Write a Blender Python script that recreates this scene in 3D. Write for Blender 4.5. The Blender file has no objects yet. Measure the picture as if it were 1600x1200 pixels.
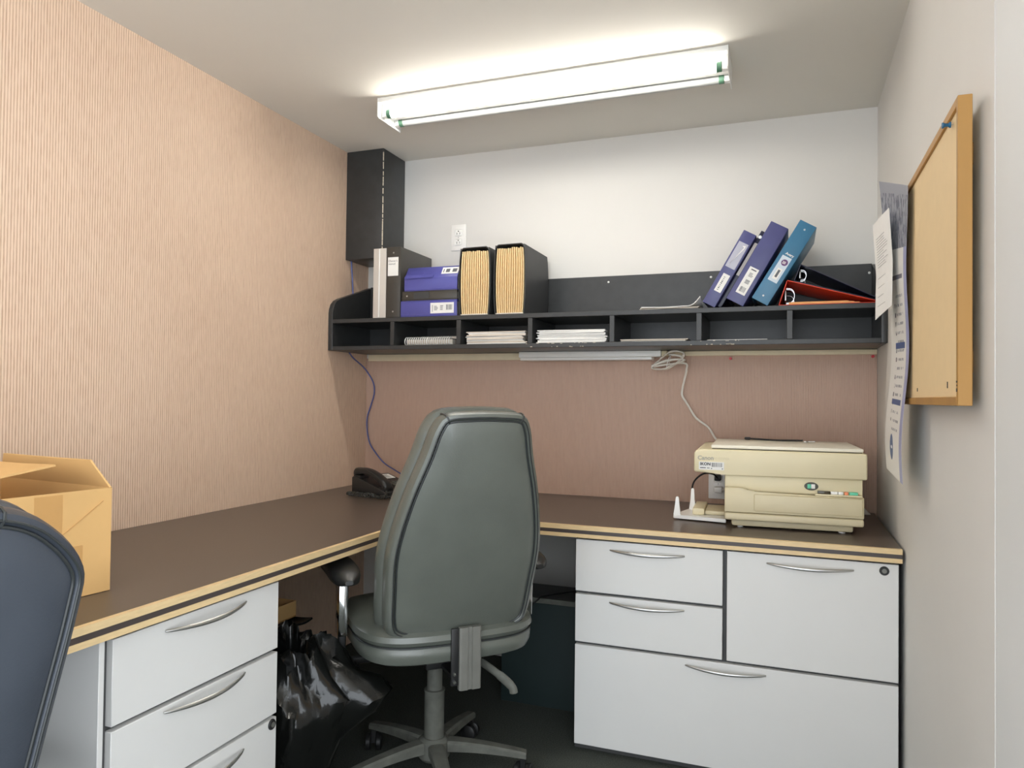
import bpy, bmesh, math, random
from mathutils import Vector, Matrix
random.seed(7)
scene = bpy.context.scene
COL = scene.collection
PI = math.pi

# ------------------------------------------------------------------ camera, world, exposure
CAM_H = 1.1505
YAW, PITCH, ROLL = math.radians(20.6465), math.radians(1.0788), math.radians(0.6851)
fw = Vector((-math.sin(YAW)*math.cos(PITCH), math.cos(YAW)*math.cos(PITCH), math.sin(PITCH)))
rt = Vector((math.cos(YAW), math.sin(YAW), 0)); up = rt.cross(fw)
rt, up = math.cos(ROLL)*rt + math.sin(ROLL)*up, math.cos(ROLL)*up - math.sin(ROLL)*rt
cam = bpy.data.cameras.new('camera'); cam.sensor_width = 36; cam.lens = 1146.717/1600*36; cam.clip_start = .02
cam_ob = bpy.data.objects.new('camera', cam); COL.objects.link(cam_ob)
cam_ob.matrix_world = Matrix(((rt.x, up.x, -fw.x, 0), (rt.y, up.y, -fw.y, 0), (rt.z, up.z, -fw.z, CAM_H), (0, 0, 0, 1)))
scene.camera = cam_ob

TUBE_POWER = 14.0        # emission of the lit fluorescent tube
WORLD_POWER = 1.40        # daylight of the rest of the office, behind the camera
world = bpy.data.worlds.new('office_daylight'); scene.world = world; world.use_nodes = True
bg = world.node_tree.nodes['Background']; bg.inputs[0].default_value = (.88, .94, 1.0, 1); bg.inputs[1].default_value = WORLD_POWER
vs = scene.view_settings; vs.view_transform = 'Standard'; vs.look = 'None'; vs.gamma = 1; vs.use_curve_mapping = False; vs.exposure = 1.45

# ------------------------------------------------------------------ helpers
def lin(c):
    f = lambda u: u/12.92 if u <= .04045 else ((u+.055)/1.055)**2.4
    return tuple(f(x/255) for x in c) + (1,)

def mat(name, rgb, rough=.5, metal=0., var=0., vscale=40., stretch=(1, 1, 1), bump=0., bscale=200., spec=.5, coat=0., trans=0., emit=None):
    m = bpy.data.materials.new(name); m.use_nodes = True
    nt = m.node_tree; p = nt.nodes['Principled BSDF']
    p.inputs['Base Color'].default_value = lin(rgb); p.inputs['Roughness'].default_value = rough
    p.inputs['Metallic'].default_value = metal; p.inputs['Specular IOR Level'].default_value = spec
    p.inputs['Coat Weight'].default_value = coat; p.inputs['Transmission Weight'].default_value = trans
    if emit:
        p.inputs['Emission Color'].default_value = emit[0] + (1,); p.inputs['Emission Strength'].default_value = emit[1]
    if var or bump:
        tc = nt.nodes.new('ShaderNodeTexCoord'); mp = nt.nodes.new('ShaderNodeMapping'); mp.inputs['Scale'].default_value = stretch
        nt.links.new(tc.outputs['Object'], mp.inputs['Vector'])
    if var:
        n = nt.nodes.new('ShaderNodeTexNoise'); n.inputs['Scale'].default_value = vscale; n.inputs['Detail'].default_value = 5
        nt.links.new(mp.outputs[0], n.inputs['Vector'])
        r = nt.nodes.new('ShaderNodeValToRGB'); c = lin(rgb)
        r.color_ramp.elements[0].position = .3; r.color_ramp.elements[1].position = .7
        r.color_ramp.elements[0].color = tuple(x*(1-var) for x in c[:3]) + (1,)
        r.color_ramp.elements[1].color = tuple(min(1, x*(1+var)) for x in c[:3]) + (1,)
        nt.links.new(n.outputs['Fac'], r.inputs[0]); nt.links.new(r.outputs[0], p.inputs['Base Color'])
    if bump:
        n2 = nt.nodes.new('ShaderNodeTexNoise'); n2.inputs['Scale'].default_value = bscale; n2.inputs['Detail'].default_value = 3
        nt.links.new(mp.outputs[0], n2.inputs['Vector'])
        b = nt.nodes.new('ShaderNodeBump'); b.inputs['Strength'].default_value = bump; b.inputs['Distance'].default_value = .003
        nt.links.new(n2.outputs['Fac'], b.inputs['Height']); nt.links.new(b.outputs[0], p.inputs['Normal'])
    return m

def corduroy(name, rgb, rgb2, axis, rough, spec, period=.0085):
    m = bpy.data.materials.new(name); m.use_nodes = True
    nt = m.node_tree; p = nt.nodes['Principled BSDF']; p.inputs['Roughness'].default_value = rough; p.inputs['Specular IOR Level'].default_value = spec
    tc = nt.nodes.new('ShaderNodeTexCoord')
    w = nt.nodes.new('ShaderNodeTexWave'); w.wave_type = 'BANDS'; w.bands_direction = axis
    w.inputs['Scale'].default_value = .31416/period; w.inputs['Distortion'].default_value = .12; w.inputs['Detail'].default_value = 1; w.inputs['Detail Scale'].default_value = 3
    nt.links.new(tc.outputs['Object'], w.inputs['Vector'])
    mp = nt.nodes.new('ShaderNodeMapping'); mp.inputs['Scale'].default_value = (1, 1, .18); nt.links.new(tc.outputs['Object'], mp.inputs['Vector'])
    n = nt.nodes.new('ShaderNodeTexNoise'); n.inputs['Scale'].default_value = 140; n.inputs['Detail'].default_value = 4; nt.links.new(mp.outputs[0], n.inputs['Vector'])
    n3 = nt.nodes.new('ShaderNodeTexNoise'); n3.inputs['Scale'].default_value = 2.2; n3.inputs['Detail'].default_value = 4; nt.links.new(tc.outputs['Object'], n3.inputs['Vector'])
    mix = nt.nodes.new('ShaderNodeMix'); mix.data_type = 'RGBA'
    mix.inputs['A'].default_value = lin(rgb2); mix.inputs['B'].default_value = lin(rgb)
    add = nt.nodes.new('ShaderNodeMath'); add.operation = 'MULTIPLY_ADD'; add.inputs[1].default_value = .85
    sub = nt.nodes.new('ShaderNodeMath'); sub.operation = 'MULTIPLY_ADD'; sub.inputs[1].default_value = .9; sub.inputs[2].default_value = -.32
    nt.links.new(n.outputs['Fac'], sub.inputs[0]); nt.links.new(w.outputs['Fac'], add.inputs[0]); nt.links.new(sub.outputs[0], add.inputs[2])
    ad2 = nt.nodes.new('ShaderNodeMath'); ad2.operation = 'MULTIPLY_ADD'; ad2.inputs[1].default_value = .35; ad2.use_clamp = True
    nt.links.new(n3.outputs['Fac'], ad2.inputs[0]); nt.links.new(add.outputs[0], ad2.inputs[2])
    nt.links.new(ad2.outputs[0], mix.inputs['Factor']); nt.links.new(mix.outputs['Result'], p.inputs['Base Color'])
    b = nt.nodes.new('ShaderNodeBump'); b.inputs['Strength'].default_value = .35; b.inputs['Distance'].default_value = .002
    nt.links.new(add.outputs[0], b.inputs['Height']); nt.links.new(b.outputs[0], p.inputs['Normal'])
    return m

class B:
    """collects shapes into one bmesh"""
    def __init__(s): s.bm = bmesh.new()
    def box(s, x0, x1, y0, y1, z0, z1, bev=0., seg=2, M=None):
        r = bmesh.ops.create_cube(s.bm, size=1.0)
        vs_ = r['verts']
        for v in vs_:
            v.co = Vector((x0 + (v.co.x+.5)*(x1-x0), y0 + (v.co.y+.5)*(y1-y0), z0 + (v.co.z+.5)*(z1-z0)))
        allv = vs_
        if bev:
            ed = list({e for v in vs_ for e in v.link_edges})
            rr = bmesh.ops.bevel(s.bm, geom=ed, offset=bev, segments=seg, profile=.5, affect='EDGES')
            allv = list(set(rr['verts']) | {v for f in rr['faces'] for v in f.verts} | {v for v in vs_ if v.is_valid})
        if M is not None:
            for v in allv: v.co = M @ v.co
        return s
    def prism(s, poly, axis, a0, a1, bev=0., seg=2):
        def P(u, w, a):
            return {'x': (a, u, w), 'y': (u, a, w), 'z': (u, w, a)}[axis]
        A = [s.bm.verts.new(P(u, w, a0)) for u, w in poly]; C = [s.bm.verts.new(P(u, w, a1)) for u, w in poly]
        n = len(poly); fs = [s.bm.faces.new(A), s.bm.faces.new(C[::-1])]
        for i in range(n): fs.append(s.bm.faces.new((A[i], C[i], C[(i+1) % n], A[(i+1) % n])))
        if bev:
            ed = list({e for f in fs for e in f.edges})
            bmesh.ops.bevel(s.bm, geom=ed, offset=bev, segments=seg, profile=.5, affect='EDGES')
        return s
    def rings(s, rings, cap=True, closed=False):
        R = [[s.bm.verts.new(p) for p in r] for r in rings]; n = len(R[0])
        for a, b in zip(R, R[1:] + ([R[0]] if closed else [])):
            for i in range(n): s.bm.faces.new((a[i], a[(i+1) % n], b[(i+1) % n], b[i]))
        if cap and not closed:
            for r, fl in ((R[0], True), (R[-1], False)):
                c = s.bm.verts.new(sum((v.co for v in r), Vector())/n)
                for i in range(n):
                    t = (r[(i+1) % n], r[i], c) if fl else (r[i], r[(i+1) % n], c)
                    s.bm.faces.new(t)
        return s
    def tube(s, pts, r, n=8, closed=False, flat=1.):
        pts = [Vector(p) for p in pts]; N = len(pts)
        rr = r if isinstance(r, (list, tuple)) else [r]*N
        rings = []; ref = None
        for i, p in enumerate(pts):
            if closed: t = pts[(i+1) % N] - pts[i-1]
            else: t = pts[min(i+1, N-1)] - pts[max(i-1, 0)]
            t = t.normalized() if t.length > 1e-9 else Vector((0, 0, 1))
            if ref is None:
                ref = Vector((0, 0, 1)) if abs(t.z) < .9 else Vector((1, 0, 0))
            u = (ref - t*ref.dot(t)).normalized(); w = t.cross(u); ref = u
            rings.append([p + u*math.cos(2*PI*k/n)*rr[i] + w*math.sin(2*PI*k/n)*rr[i]*flat for k in range(n)])
        return s.rings(rings, closed=closed)
    def lathe(s, prof, n=24, c=(0, 0, 0), axis='z', squash=(1, 1)):
        rings = []
        for r, h in prof:
            ring = []
            for k in range(n):
                a = 2*PI*k/n; u, w = r*math.cos(a)*squash[0], r*math.sin(a)*squash[1]
                q = {'z': (u, w, h), 'x': (h, u, w), 'y': (w, h, u)}[axis]
                ring.append(Vector(q) + Vector(c))
            rings.append(ring)
        return s.rings(rings)
    def sheet(s, fn, nu, nv, th=.0006):
        """thin two-sided sheet; fn(u, v) -> point; uv layer gets u, v"""
        uvl = s.bm.loops.layers.uv.verify()
        P = [[Vector(fn(i/nu, j/nv)) for j in range(nv+1)] for i in range(nu+1)]
        def nrm(i, j):
            a = P[min(i+1, nu)][j] - P[max(i-1, 0)][j]; b = P[i][min(j+1, nv)] - P[i][max(j-1, 0)]
            return a.cross(b).normalized()
        F = [[s.bm.verts.new(P[i][j] + nrm(i, j)*th/2) for j in range(nv+1)] for i in range(nu+1)]
        K = [[s.bm.verts.new(P[i][j] - nrm(i, j)*th/2) for j in range(nv+1)] for i in range(nu+1)]
        def face(vs_, uv):
            f = s.bm.faces.new(vs_)
            for l, q in zip(f.loops, uv): l[uvl].uv = q
        for i in range(nu):
            for j in range(nv):
                q = [(i/nu, j/nv), ((i+1)/nu, j/nv), ((i+1)/nu, (j+1)/nv), (i/nu, (j+1)/nv)]
                face((F[i][j], F[i+1][j], F[i+1][j+1], F[i][j+1]), q)
                face((K[i][j+1], K[i+1][j+1], K[i+1][j], K[i][j]), [q[3], q[2], q[1], q[0]])
        for i in range(nu):
            for j in (0, nv):
                t = (K[i][j], K[i+1][j], F[i+1][j], F[i][j])
                face(t if j == 0 else t[::-1], [(i/nu, j/nv)]*4)
        for j in range(nv):
            for i in (0, nu):
                t = (F[i][j], F[i][j+1], K[i][j+1], K[i][j])
                face(t if i == 0 else t[::-1], [(i/nu, j/nv)]*4)
        return s

def ob(name, b, material, parent=None, smooth=True, ang=38, label=None):
    me = bpy.data.meshes.new(name)
    bmesh.ops.recalc_face_normals(b.bm, faces=b.bm.faces[:])
    b.bm.to_mesh(me); b.bm.free()
    if smooth:
        for f in me.polygons: f.use_smooth = True
        me.set_sharp_from_angle(angle=math.radians(ang))
    me.materials.append(material)
    o = bpy.data.objects.new(name, me); COL.objects.link(o)
    if parent: o.parent = parent
    if label: o['label'] = label
    return o

def tag(o, label, cat, group=None):
    o['label'] = label; o['category'] = cat
    if group: o['group'] = group
    return o

def thing(name, label, cat, loc=(0, 0, 0), rz=0., group=None, rot=None):
    o = bpy.data.objects.new(name, None); COL.objects.link(o); o.empty_display_size = .05
    o.location = loc; o.rotation_euler = rot if rot else (0, 0, rz)
    return tag(o, label, cat, group)

def struct(o):
    o['kind'] = 'structure'; return o

def share(o, parent, loc, rot=None):
    c = o.copy(); COL.objects.link(c); c.parent = parent; c.location = loc
    if rot: c.rotation_euler = rot
    return c

def text(name, s, size, material, parent, loc, rot, align='LEFT', ext=.0002, shear=0., bold=0.):
    cu = bpy.data.curves.new('t', 'FONT'); cu.body = s; cu.size = size; cu.extrude = ext; cu.align_x = align; cu.shear = shear; cu.offset = bold
    cu.resolution_u = 3
    t = bpy.data.objects.new('t', cu); COL.objects.link(t)
    dg = bpy.context.evaluated_depsgraph_get()
    me = bpy.data.meshes.new_from_object(t.evaluated_get(dg)); bpy.data.objects.remove(t)
    me.materials.clear(); me.materials.append(material); me.name = name
    o = bpy.data.objects.new(name, me); COL.objects.link(o); o.parent = parent; o.location = loc; o.rotation_euler = rot
    return o

def smooth_closed(pts, n):
    """closed Catmull-Rom through 2-D points, resampled evenly to n points"""
    N = len(pts); out = []
    for i in range(N):
        p0, p1, p2, p3 = pts[i-1], pts[i], pts[(i+1) % N], pts[(i+2) % N]
        for k in range(12):
            t = k/12
            out.append(tuple(.5*((2*p1[a]) + (-p0[a]+p2[a])*t + (2*p0[a]-5*p1[a]+4*p2[a]-p3[a])*t*t + (-p0[a]+3*p1[a]-3*p2[a]+p3[a])*t**3) for a in (0, 1)))
    L = [0]
    for i in range(len(out)): L.append(L[-1] + math.dist(out[i], out[(i+1) % len(out)]))
    res = []; j = 0
    for k in range(n):
        d = L[-1]*k/n
        while L[j+1] < d: j += 1
        f = (d-L[j])/max(1e-9, L[j+1]-L[j]); a, b = out[j], out[(j+1) % len(out)]
        res.append((a[0]+(b[0]-a[0])*f, a[1]+(b[1]-a[1])*f))
    return res

def inset(pts, d):
    n = len(pts); A = sum(pts[i][0]*pts[(i+1) % n][1]-pts[(i+1) % n][0]*pts[i][1] for i in range(n)); sg = 1 if A > 0 else -1
    out = []
    for i in range(n):
        tx, ty = pts[(i+1) % n][0]-pts[i-1][0], pts[(i+1) % n][1]-pts[i-1][1]; l = math.hypot(tx, ty) or 1
        out.append((pts[i][0]-ty/l*d*sg, pts[i][1]+tx/l*d*sg))
    return out

def inset_soft(pts, d, lim=.036):
    """normal inset up to lim, then shrink towards the middle (no folding at tight corners)"""
    if d <= lim: return inset(pts, d)
    q = inset(pts, lim); cx_, cy_ = sum(p[0] for p in q)/len(q), sum(p[1] for p in q)/len(q); f = min(.9, (d-lim)*4)
    return [(p[0]+(cx_-p[0])*f, p[1]+(cy_-p[1])*f) for p in q]

def curve3(pts, n=8):
    """open Catmull-Rom through 3-D points"""
    P = [Vector(p) for p in pts]; P = [P[0]*2-P[1]] + P + [P[-1]*2-P[-2]]; out = []
    for i in range(1, len(P)-2):
        for k in range(n):
            t = k/n
            out.append(.5*((2*P[i]) + (-P[i-1]+P[i+1])*t + (2*P[i-1]-5*P[i]+4*P[i+1]-P[i+2])*t*t + (-P[i-1]+3*P[i]-3*P[i+1]+P[i+2])*t**3))
    out.append(P[-2]); return out

# ------------------------------------------------------------------ room numbers
XL, XR, YB, ZC = -1.905, .312, 3.067, 2.27
DESK = .735

# ------------------------------------------------------------------ materials
M_left = corduroy('peach_ribbed_wallcovering', (234, 207, 182), (190, 153, 126), 'Y', .62, .35)
M_backfab = corduroy('brown_ribbed_wallcovering', (195, 163, 143), (176, 144, 125), 'X', .42, .45, .006)
M_paint = mat('white_wall_paint', (219, 217, 212), .7, var=.015, vscale=3, bump=.05, bscale=300)
M_paint2 = mat('cool_white_panel', (220, 222, 221), .6, var=.015, vscale=3)
M_ceil = mat('ceiling_paint', (222, 218, 208), .8, var=.015, vscale=2, bump=.05, bscale=400)
M_carpet = mat('dark_carpet', (62, 66, 60), .95, var=.55, vscale=260, bump=.6, bscale=500)
M_cleat = mat('cream_trim', (226, 212, 180), .55, var=.05, vscale=15)
M_black = mat('black_laminate', (54, 55, 55), .36, var=.12, vscale=25, spec=.45)
M_wear = mat('worn_bare_edge', (205, 196, 178), .7, var=.2, vscale=150)
M_top = mat('charcoal_desk_laminate', (90, 79, 70), .34, var=.05, vscale=200, spec=.5)
M_wood = mat('maple_edging', (226, 198, 150), .45, var=.07, vscale=30, stretch=(1, 1, 8))
M_stripe = mat('dark_edge_stripe', (72, 63, 60), .4)
M_drawer = mat('light_grey_drawer_front', (222, 221, 218), .45, var=.01, vscale=8)
M_carc = mat('charcoal_carcass', (66, 66, 66), .5)
M_carc2 = mat('grey_panel', (66, 65, 61), .5, var=.03, vscale=6)
M_metal = mat('satin_nickel', (200, 200, 198), .38, metal=1.)
M_chrome = mat('chrome', (225, 225, 225), .12, metal=1.)
M_leather = mat('dark_leather', (93, 97, 90), .33, var=.10, vscale=9, bump=.10, bscale=260, spec=.8)
M_leather2 = mat('blue_black_leather', (62, 67, 75), .36, var=.06, vscale=12, bump=.10, bscale=260, spec=.5)
M_piping = mat('leather_piping', (48, 51, 51), .35, spec=.5)
M_plastic = mat('black_plastic', (30, 30, 30), .45, var=.05, vscale=60)
M_softblk = mat('soft_black_pad', (38, 38, 37), .35)
M_steelgrey = mat('grey_coated_steel', (122, 122, 116), .4, metal=.35, var=.06, vscale=30)
M_dusty = mat('dusty_grey_plastic', (92, 93, 86), .65, var=.2, vscale=30)
M_white = mat('white_enamel', (238, 238, 234), .35)
M_plate = mat('white_cover_plate', (240, 239, 235), .35)
M_dark = mat('near_black', (14, 14, 14), .6)
M_kraft = mat('kraft_cardboard', (224, 180, 118), .75, var=.05, vscale=6, stretch=(1, 1, 1), bump=.04, bscale=300)
M_kraftin = mat('kraft_inside', (190, 142, 84), .8, var=.06, vscale=8)
M_tape = mat('brown_tape', (205, 158, 98), .3, var=.05, vscale=10, spec=.6)
M_manila = mat('manila_pleats', (232, 206, 158), .75, var=.05, vscale=60)
M_paper = mat('white_paper', (236, 235, 231), .8, var=.02, vscale=30)
M_paper2 = mat('aged_paper', (222, 212, 198), .8, var=.05, vscale=30)
M_ink = mat('grey_ink', (96, 98, 104), .8)
M_inkb = mat('black_ink', (40, 40, 44), .7)
M_navy = mat('navy_vinyl', (76, 78, 126), .36, var=.06, vscale=20, spec=.5)
M_navy2 = mat('dark_navy_vinyl', (30, 32, 58), .34, spec=.5)
M_blue = mat('blue_vinyl', (82, 83, 156), .36, var=.04, vscale=20, spec=.5)
M_teal = mat('steel_blue_vinyl', (58, 116, 150), .35, var=.05, vscale=20, spec=.5)
M_blackv = mat('black_vinyl', (64, 61, 56), .38, var=.04, vscale=20, spec=.5)
M_greyv = mat('pale_grey_vinyl', (205, 198, 189), .45)
M_red = mat('red_vinyl', (214, 62, 34), .38, var=.04, vscale=20)
M_accblk = mat('slate_pressboard', (58, 59, 60), .5, var=.06, vscale=20)
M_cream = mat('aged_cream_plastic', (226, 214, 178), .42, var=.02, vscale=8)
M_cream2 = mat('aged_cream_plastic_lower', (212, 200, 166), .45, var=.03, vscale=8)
M_lid = mat('off_white_lid', (240, 234, 216), .4)
M_ethernet = mat('blue_cable', (86, 96, 150), .45)
M_cordw = mat('white_cord', (228, 222, 210), .45)
M_coil = mat('dark_grey_coil', (62, 62, 58), .22)
M_cordb = mat('black_cord', (20, 20, 20), .5)
M_bag = mat('black_bin_liner', (16, 17, 16), .20, bump=.5, bscale=38, spec=.6)
M_tealbox = mat('dark_green_black_panel', (22, 38, 38), .5, var=.08, vscale=8)
M_cork = mat('tan_board_face', (230, 204, 158), .75, var=.015, vscale=30)
M_frame = mat('golden_wood_frame', (176, 132, 70), .5, var=.09, vscale=14, stretch=(1, 1, .15))
M_green = mat('green_mark', (88, 130, 104), .5)
M_tube = mat('lit_tube', (255, 255, 255), .4, emit=((1.0, .965, .90), TUBE_POWER))
M_tubeoff = mat('unlit_tube', (168, 170, 168), .35)
M_redpin = mat('red_plastic', (205, 38, 52), .35)
M_bluepin = mat('blue_plastic', (30, 92, 130), .35)
M_orange = mat('orange_key', (246, 148, 104), .4)
M_greenkey = mat('green_key', (104, 206, 168), .4)
M_lcd = mat('dark_display', (66, 60, 44), .2)
M_pinkpaper = mat('orange_sheet', (238, 178, 116), .75)
M_greyblue = mat('pale_printed_label', (206, 218, 228), .4)
M_badge = mat('purple_badge', (98, 62, 110), .5)
M_pvc = mat('clear_label_pocket', (176, 176, 190), .2)

# ------------------------------------------------------------------ structure
Y0 = -.9                                                    # the room opens to the rest of the office behind the camera
struct(ob('floor', B().box(XL-.1, XR+.1, Y0, YB+.1, -.06, 0), M_carpet, smooth=False))
struct(ob('ceiling', B().box(XL-.1, XR+.1, Y0, YB+.1, ZC, ZC+.06), M_ceil, smooth=False))
struct(ob('wall_left', B().box(XL-.1, XL, Y0, YB+.1, 0, ZC), M_left, smooth=False))
wb = struct(ob('wall_back', B().box(XL, XR+.1, YB, YB+.1, 0, ZC), M_paint, smooth=False))
ob('fabric_panel', B().box(XL+.001, XR-.001, YB-.006, YB-.0005, DESK-.02, 1.332), M_backfab, wb, smooth=False, label='pinkish brown ribbed fabric covering below the shelf')
wr = struct(ob('wall_right', B().box(XR, XR+.1, 1.386, YB, 0, ZC), M_paint, smooth=False))
ob('wall_panel', B().box(XR+.0012, XR+.1, .80, 1.3846, 0, ZC), M_paint2, wr, label='cooler white wall panel beyond the joint')
struct(ob('trim_1', B().box(-1.885, -1.10, YB-.022, YB-.0065, 1.318, 1.3485, .001), M_cleat))
struct(ob('trim_2', B().box(-.46, XR-.002, YB-.022, YB-.0065, 1.330, 1.3485, .001), M_cleat))

# ------------------------------------------------------------------ ceiling light
cl = thing('ceiling_light', 'long white fluorescent fixture with one lit tube on the ceiling', 'ceiling light', (-.815, 2.46, ZC))
L = .63
ob('pan', B().box(-L, L, -.085, .085, -.018, -.0005, .002), M_white, cl)
ob('ballast_cover', B().prism([(-.03, -.018), (.03, -.018), (.014, -.052), (-.014, -.052)], 'x', -L+.004, L-.004), M_white, cl)
pl = ob('end_plate', B().prism([(-.085, -.0005), (-.085, -.070), (-.078, -.074), (.085, -.074), (.088, -.070), (.088, -.0005)], 'x', -L-.003, -L), M_white, cl)
share(pl, cl, (2*L+.003, 0, 0))
for yy, mt in ((-.045, M_tube), (.048, M_tubeoff)):
    t = ob('tube', B().lathe([(.0, -L+.022), (.0155, -L+.022), (.0155, L-.022), (0, L-.022)], 20, (0, yy, -.050), 'x'), mt, cl, label='lit fluorescent tube' if mt is M_tube else 'unlit fluorescent tube')
    for sx in (-1, 1):
        ob('tube_end_ring', B().lathe([(.0, -.008), (.0165, -.008), (.0165, .008), (0, .008)], 16, (sx*(L-.028), yy, -.050), 'x'), M_green, t)
        ob('socket', B().box(sx*(L-.010)-.009, sx*(L-.010)+.009, yy-.013, yy+.013, -.064, -.018, .003), M_white, cl)

# ------------------------------------------------------------------ black corner box
cb = thing('corner_box', 'tall black boxed-in duct in the corner under the ceiling', 'box', (-1.808, 2.967, 1.772))
ob('panel_body', B().box(-.0965, .0965, -.0995, .0995, .001, .4975, .003), M_black, cb)
bw = B(); z = .03
while z < .485:
    h = random.uniform(.006, .03); o_ = random.uniform(0, .0008)
    bw.box(.0935+o_, .0972, -.1003, -.0965, z, min(z+h, .49)); z += h + random.choice((.0, .002, .006, .012))
ob('worn_edge', bw, M_wear, cb, smooth=False, label='pale chipped front edge')

# ------------------------------------------------------------------ wall shelf
YS = 2.742; ZS = 1.487; ZB = 1.350; T = .018
sh = thing('wall_shelf', 'long black wall shelf with a row of pigeonholes above the desk', 'shelf', (0, 0, 0))
prof = [(YS, ZB), (YB-.001, ZB), (YB-.001, 1.672), (2.80, 1.585), (2.775, 1.574), (2.755, 1.556), (YS+.003, 1.535), (YS, 1.515)]
ob('end_board', B().prism(prof, 'x', XL+.001, XL+.024, .0015, 1), M_black, sh)
ob('end_board', B().prism(prof, 'x', XR-.020, XR-.001, .0015, 1), M_black, sh)
ob('top_board', B().box(XL+.0242, XR-.0202, YS, YB-.0172, ZS-T, ZS, .0012, 1), M_black, sh)
ob('bottom_board', B().box(XL+.0242, XR-.0202, YS, YB-.0172, ZB, ZB+T, .0012, 1), M_black, sh)
ob('back_board', B().box(XL+.0242, XR-.0202, YB-.017, YB-.0005, ZB, 1.672, .001, 1), M_black, sh)
dv = None
for xd in (-1.583, -1.272, -.960, -.630, -.307, .003):
    if dv is None: dv = ob('divider', B().box(-.0095, .0095, YS+.001, YB-.0172, ZB+T+.0002, ZS-T-.0002, .001, 1), M_black, sh); dv.location.x = xd
    else: share(dv, sh, (xd, 0, 0))
sc = None
for xs, zs in ((-.717, 1.646), (-.295, 1.648), (.283, 1.637)):
    if sc is None: sc = ob('screw', B().lathe([(0, -.003), (.003, -.003), (.0048, -.001), (.0048, 0), (0, 0)], 12, (0, 0, 0), 'y'), M_white, sh); sc.location = (xs, YB-.017, zs)
    else: share(sc, sh, (xs, YB-.017, zs))
bw = B()
for i in range(34):
    x = random.gauss(-.80, .07) if i < 20 else random.gauss(-.22, .05)
    w_ = random.uniform(.002, .012); zc = ZB + random.choice((.002, .015)) + random.uniform(-.001, .0015)
    bw.box(x, x+w_, YS-.0006, YS+.002, zc, zc+random.uniform(.001, .003))
ob('chipped_edge', bw, M_wear, sh, smooth=False, label='pale chips along the lower front edge')['kind'] = 'stuff'

# under-shelf lamp and its cord
ul = thing('under_shelf_light', 'slim white strip lamp mounted under the black shelf', 'lamp', (-.782, YB-.048, ZB))
ob('housing', B().box(-.312, .300, -.040, .040, -.026, -.0005, .004), M_white, ul)
ob('diffuser', B().box(-.306, .262, -.036, .036, -.038, -.0262, .003), M_white, ul)
ob('end_cap', B().box(.3003, .325, -.034, .034, -.024, -.001, .006), M_cream2, ul)
pc = []
cx, cz, cy = -.452, 1.305, 2.985
for k in range(66):
    a = k/65*2*PI*3.5
    pc.append((cx - .002 + .058*math.cos(a) + .008*math.sin(3.1*a), cy + .016*math.sin(a*1.3) - .004*k/65, cz - .004 + .022*math.sin(a)*(1 + .5*math.cos(a*.5)) + .32*(math.cos(a)*.055) + .010*math.cos(a*.5)))
cpts = [(-.462, 3.015, 1.334), (-.44, 3.0, 1.332), (-.405, 2.99, 1.325), (-.398, 2.985, 1.312)] + pc
cord = curve3(cpts, 2) + curve3([pc[-1], (-.395, 3.0, 1.298), (-.386, 3.02, 1.272), (-.395, 3.035, 1.235), (-.405, 3.04, 1.19), (-.404, 3.042, 1.165), (-.385, 3.043, 1.135), (-.355, 3.044, 1.085), (-.335, 3.045, 1.066), (-.300, 3.045, 1.040), (-.275, 3.046, 1.0), (-.238, 3.046, .95), (-.226, 3.045, .86), (-.230, 3.030, .805), (-.246, 3.022, .795)], 6)[1:]
lcd = thing('power_cord', 'white lamp cord bundled under shelf and hanging behind copier', 'cord', (0, 0, 0))
ob('cable', B().tube(cord, .0044, 7, flat=.65), M_cordw, lcd); ob('plug', B().box(-.274, -.244, 3.014, 3.0515, .784, .806, .004), M_white, lcd)
tw = [(cx + .007*math.cos(a), cy + .022*math.sin(a), cz - .002 + .026*math.cos(a*1.0)) for a in [2*PI*i/20 for i in range(20)]]
tag(ob('twist_tie', B().tube(tw, .0016, 6, closed=True), M_paper), 'small white twist tie around the bundled lamp cord', 'tie')

# pushpins
def pushpin(label, loc, rot, m):
    t = thing('pushpin', label, 'pushpin', loc, rot=rot)
    ob('head', B().lathe([(0, .018), (.005, .018), (.0055, .016), (.0035, .013), (.003, .008), (.0055, .005), (.0055, .0035), (0, .0035)], 14), m, t)
    ob('needle', B().lathe([(0, .0036), (.0006, .0036), (.0006, .0002), (0, 0)], 8), M_metal, t)
pushpin('red pushpin below the shelf nearest the copier cord', (-.217, YB-.0062, 1.318), (PI/2, 0, 0), M_redpin)
pushpin('red pushpin in the right corner under the shelf', (.296, YB-.0062, 1.322), (PI/2, 0, 0), M_redpin)

# ------------------------------------------------------------------ electrical outlets
def outlet(label, loc):
    t = thing('electrical_outlet', label, 'outlet', loc)
    ob('cover_plate', B().box(-.038, .038, -.006, -.0005, -.06, .06, .003), M_plate, t)
    for dz in (.021, -.021):
        r = ob('receptacle', B().box(-.0165, .0165, -.0085, -.0062, dz-.0145, dz+.0145, .004), M_white, t)
        b = B().lathe([(0, -.0092), (.0026, -.0092), (.0026, -.0084), (0, -.0084)], 10, (0, 0, dz+.007), 'y')
        b.box(-.008, -.006, -.0092, -.0084, dz-.008, dz+.001).box(.006, .008, -.0092, -.0084, dz-.008, dz+.001)
        ob('slots', b, M_dark, r, smooth=False)
    ob('screw', B().lathe([(0, -.0075), (.0025, -.007), (.003, -.0062), (0, -.0062)], 10, (0, 0, 0), 'y'), M_metal, t)
outlet('white duplex wall outlet above the shelf beside the files', (-1.425, YB, 1.886))
outlet('white duplex wall outlet low behind the cream copier', (-.262, YB-.006, .815))

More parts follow.
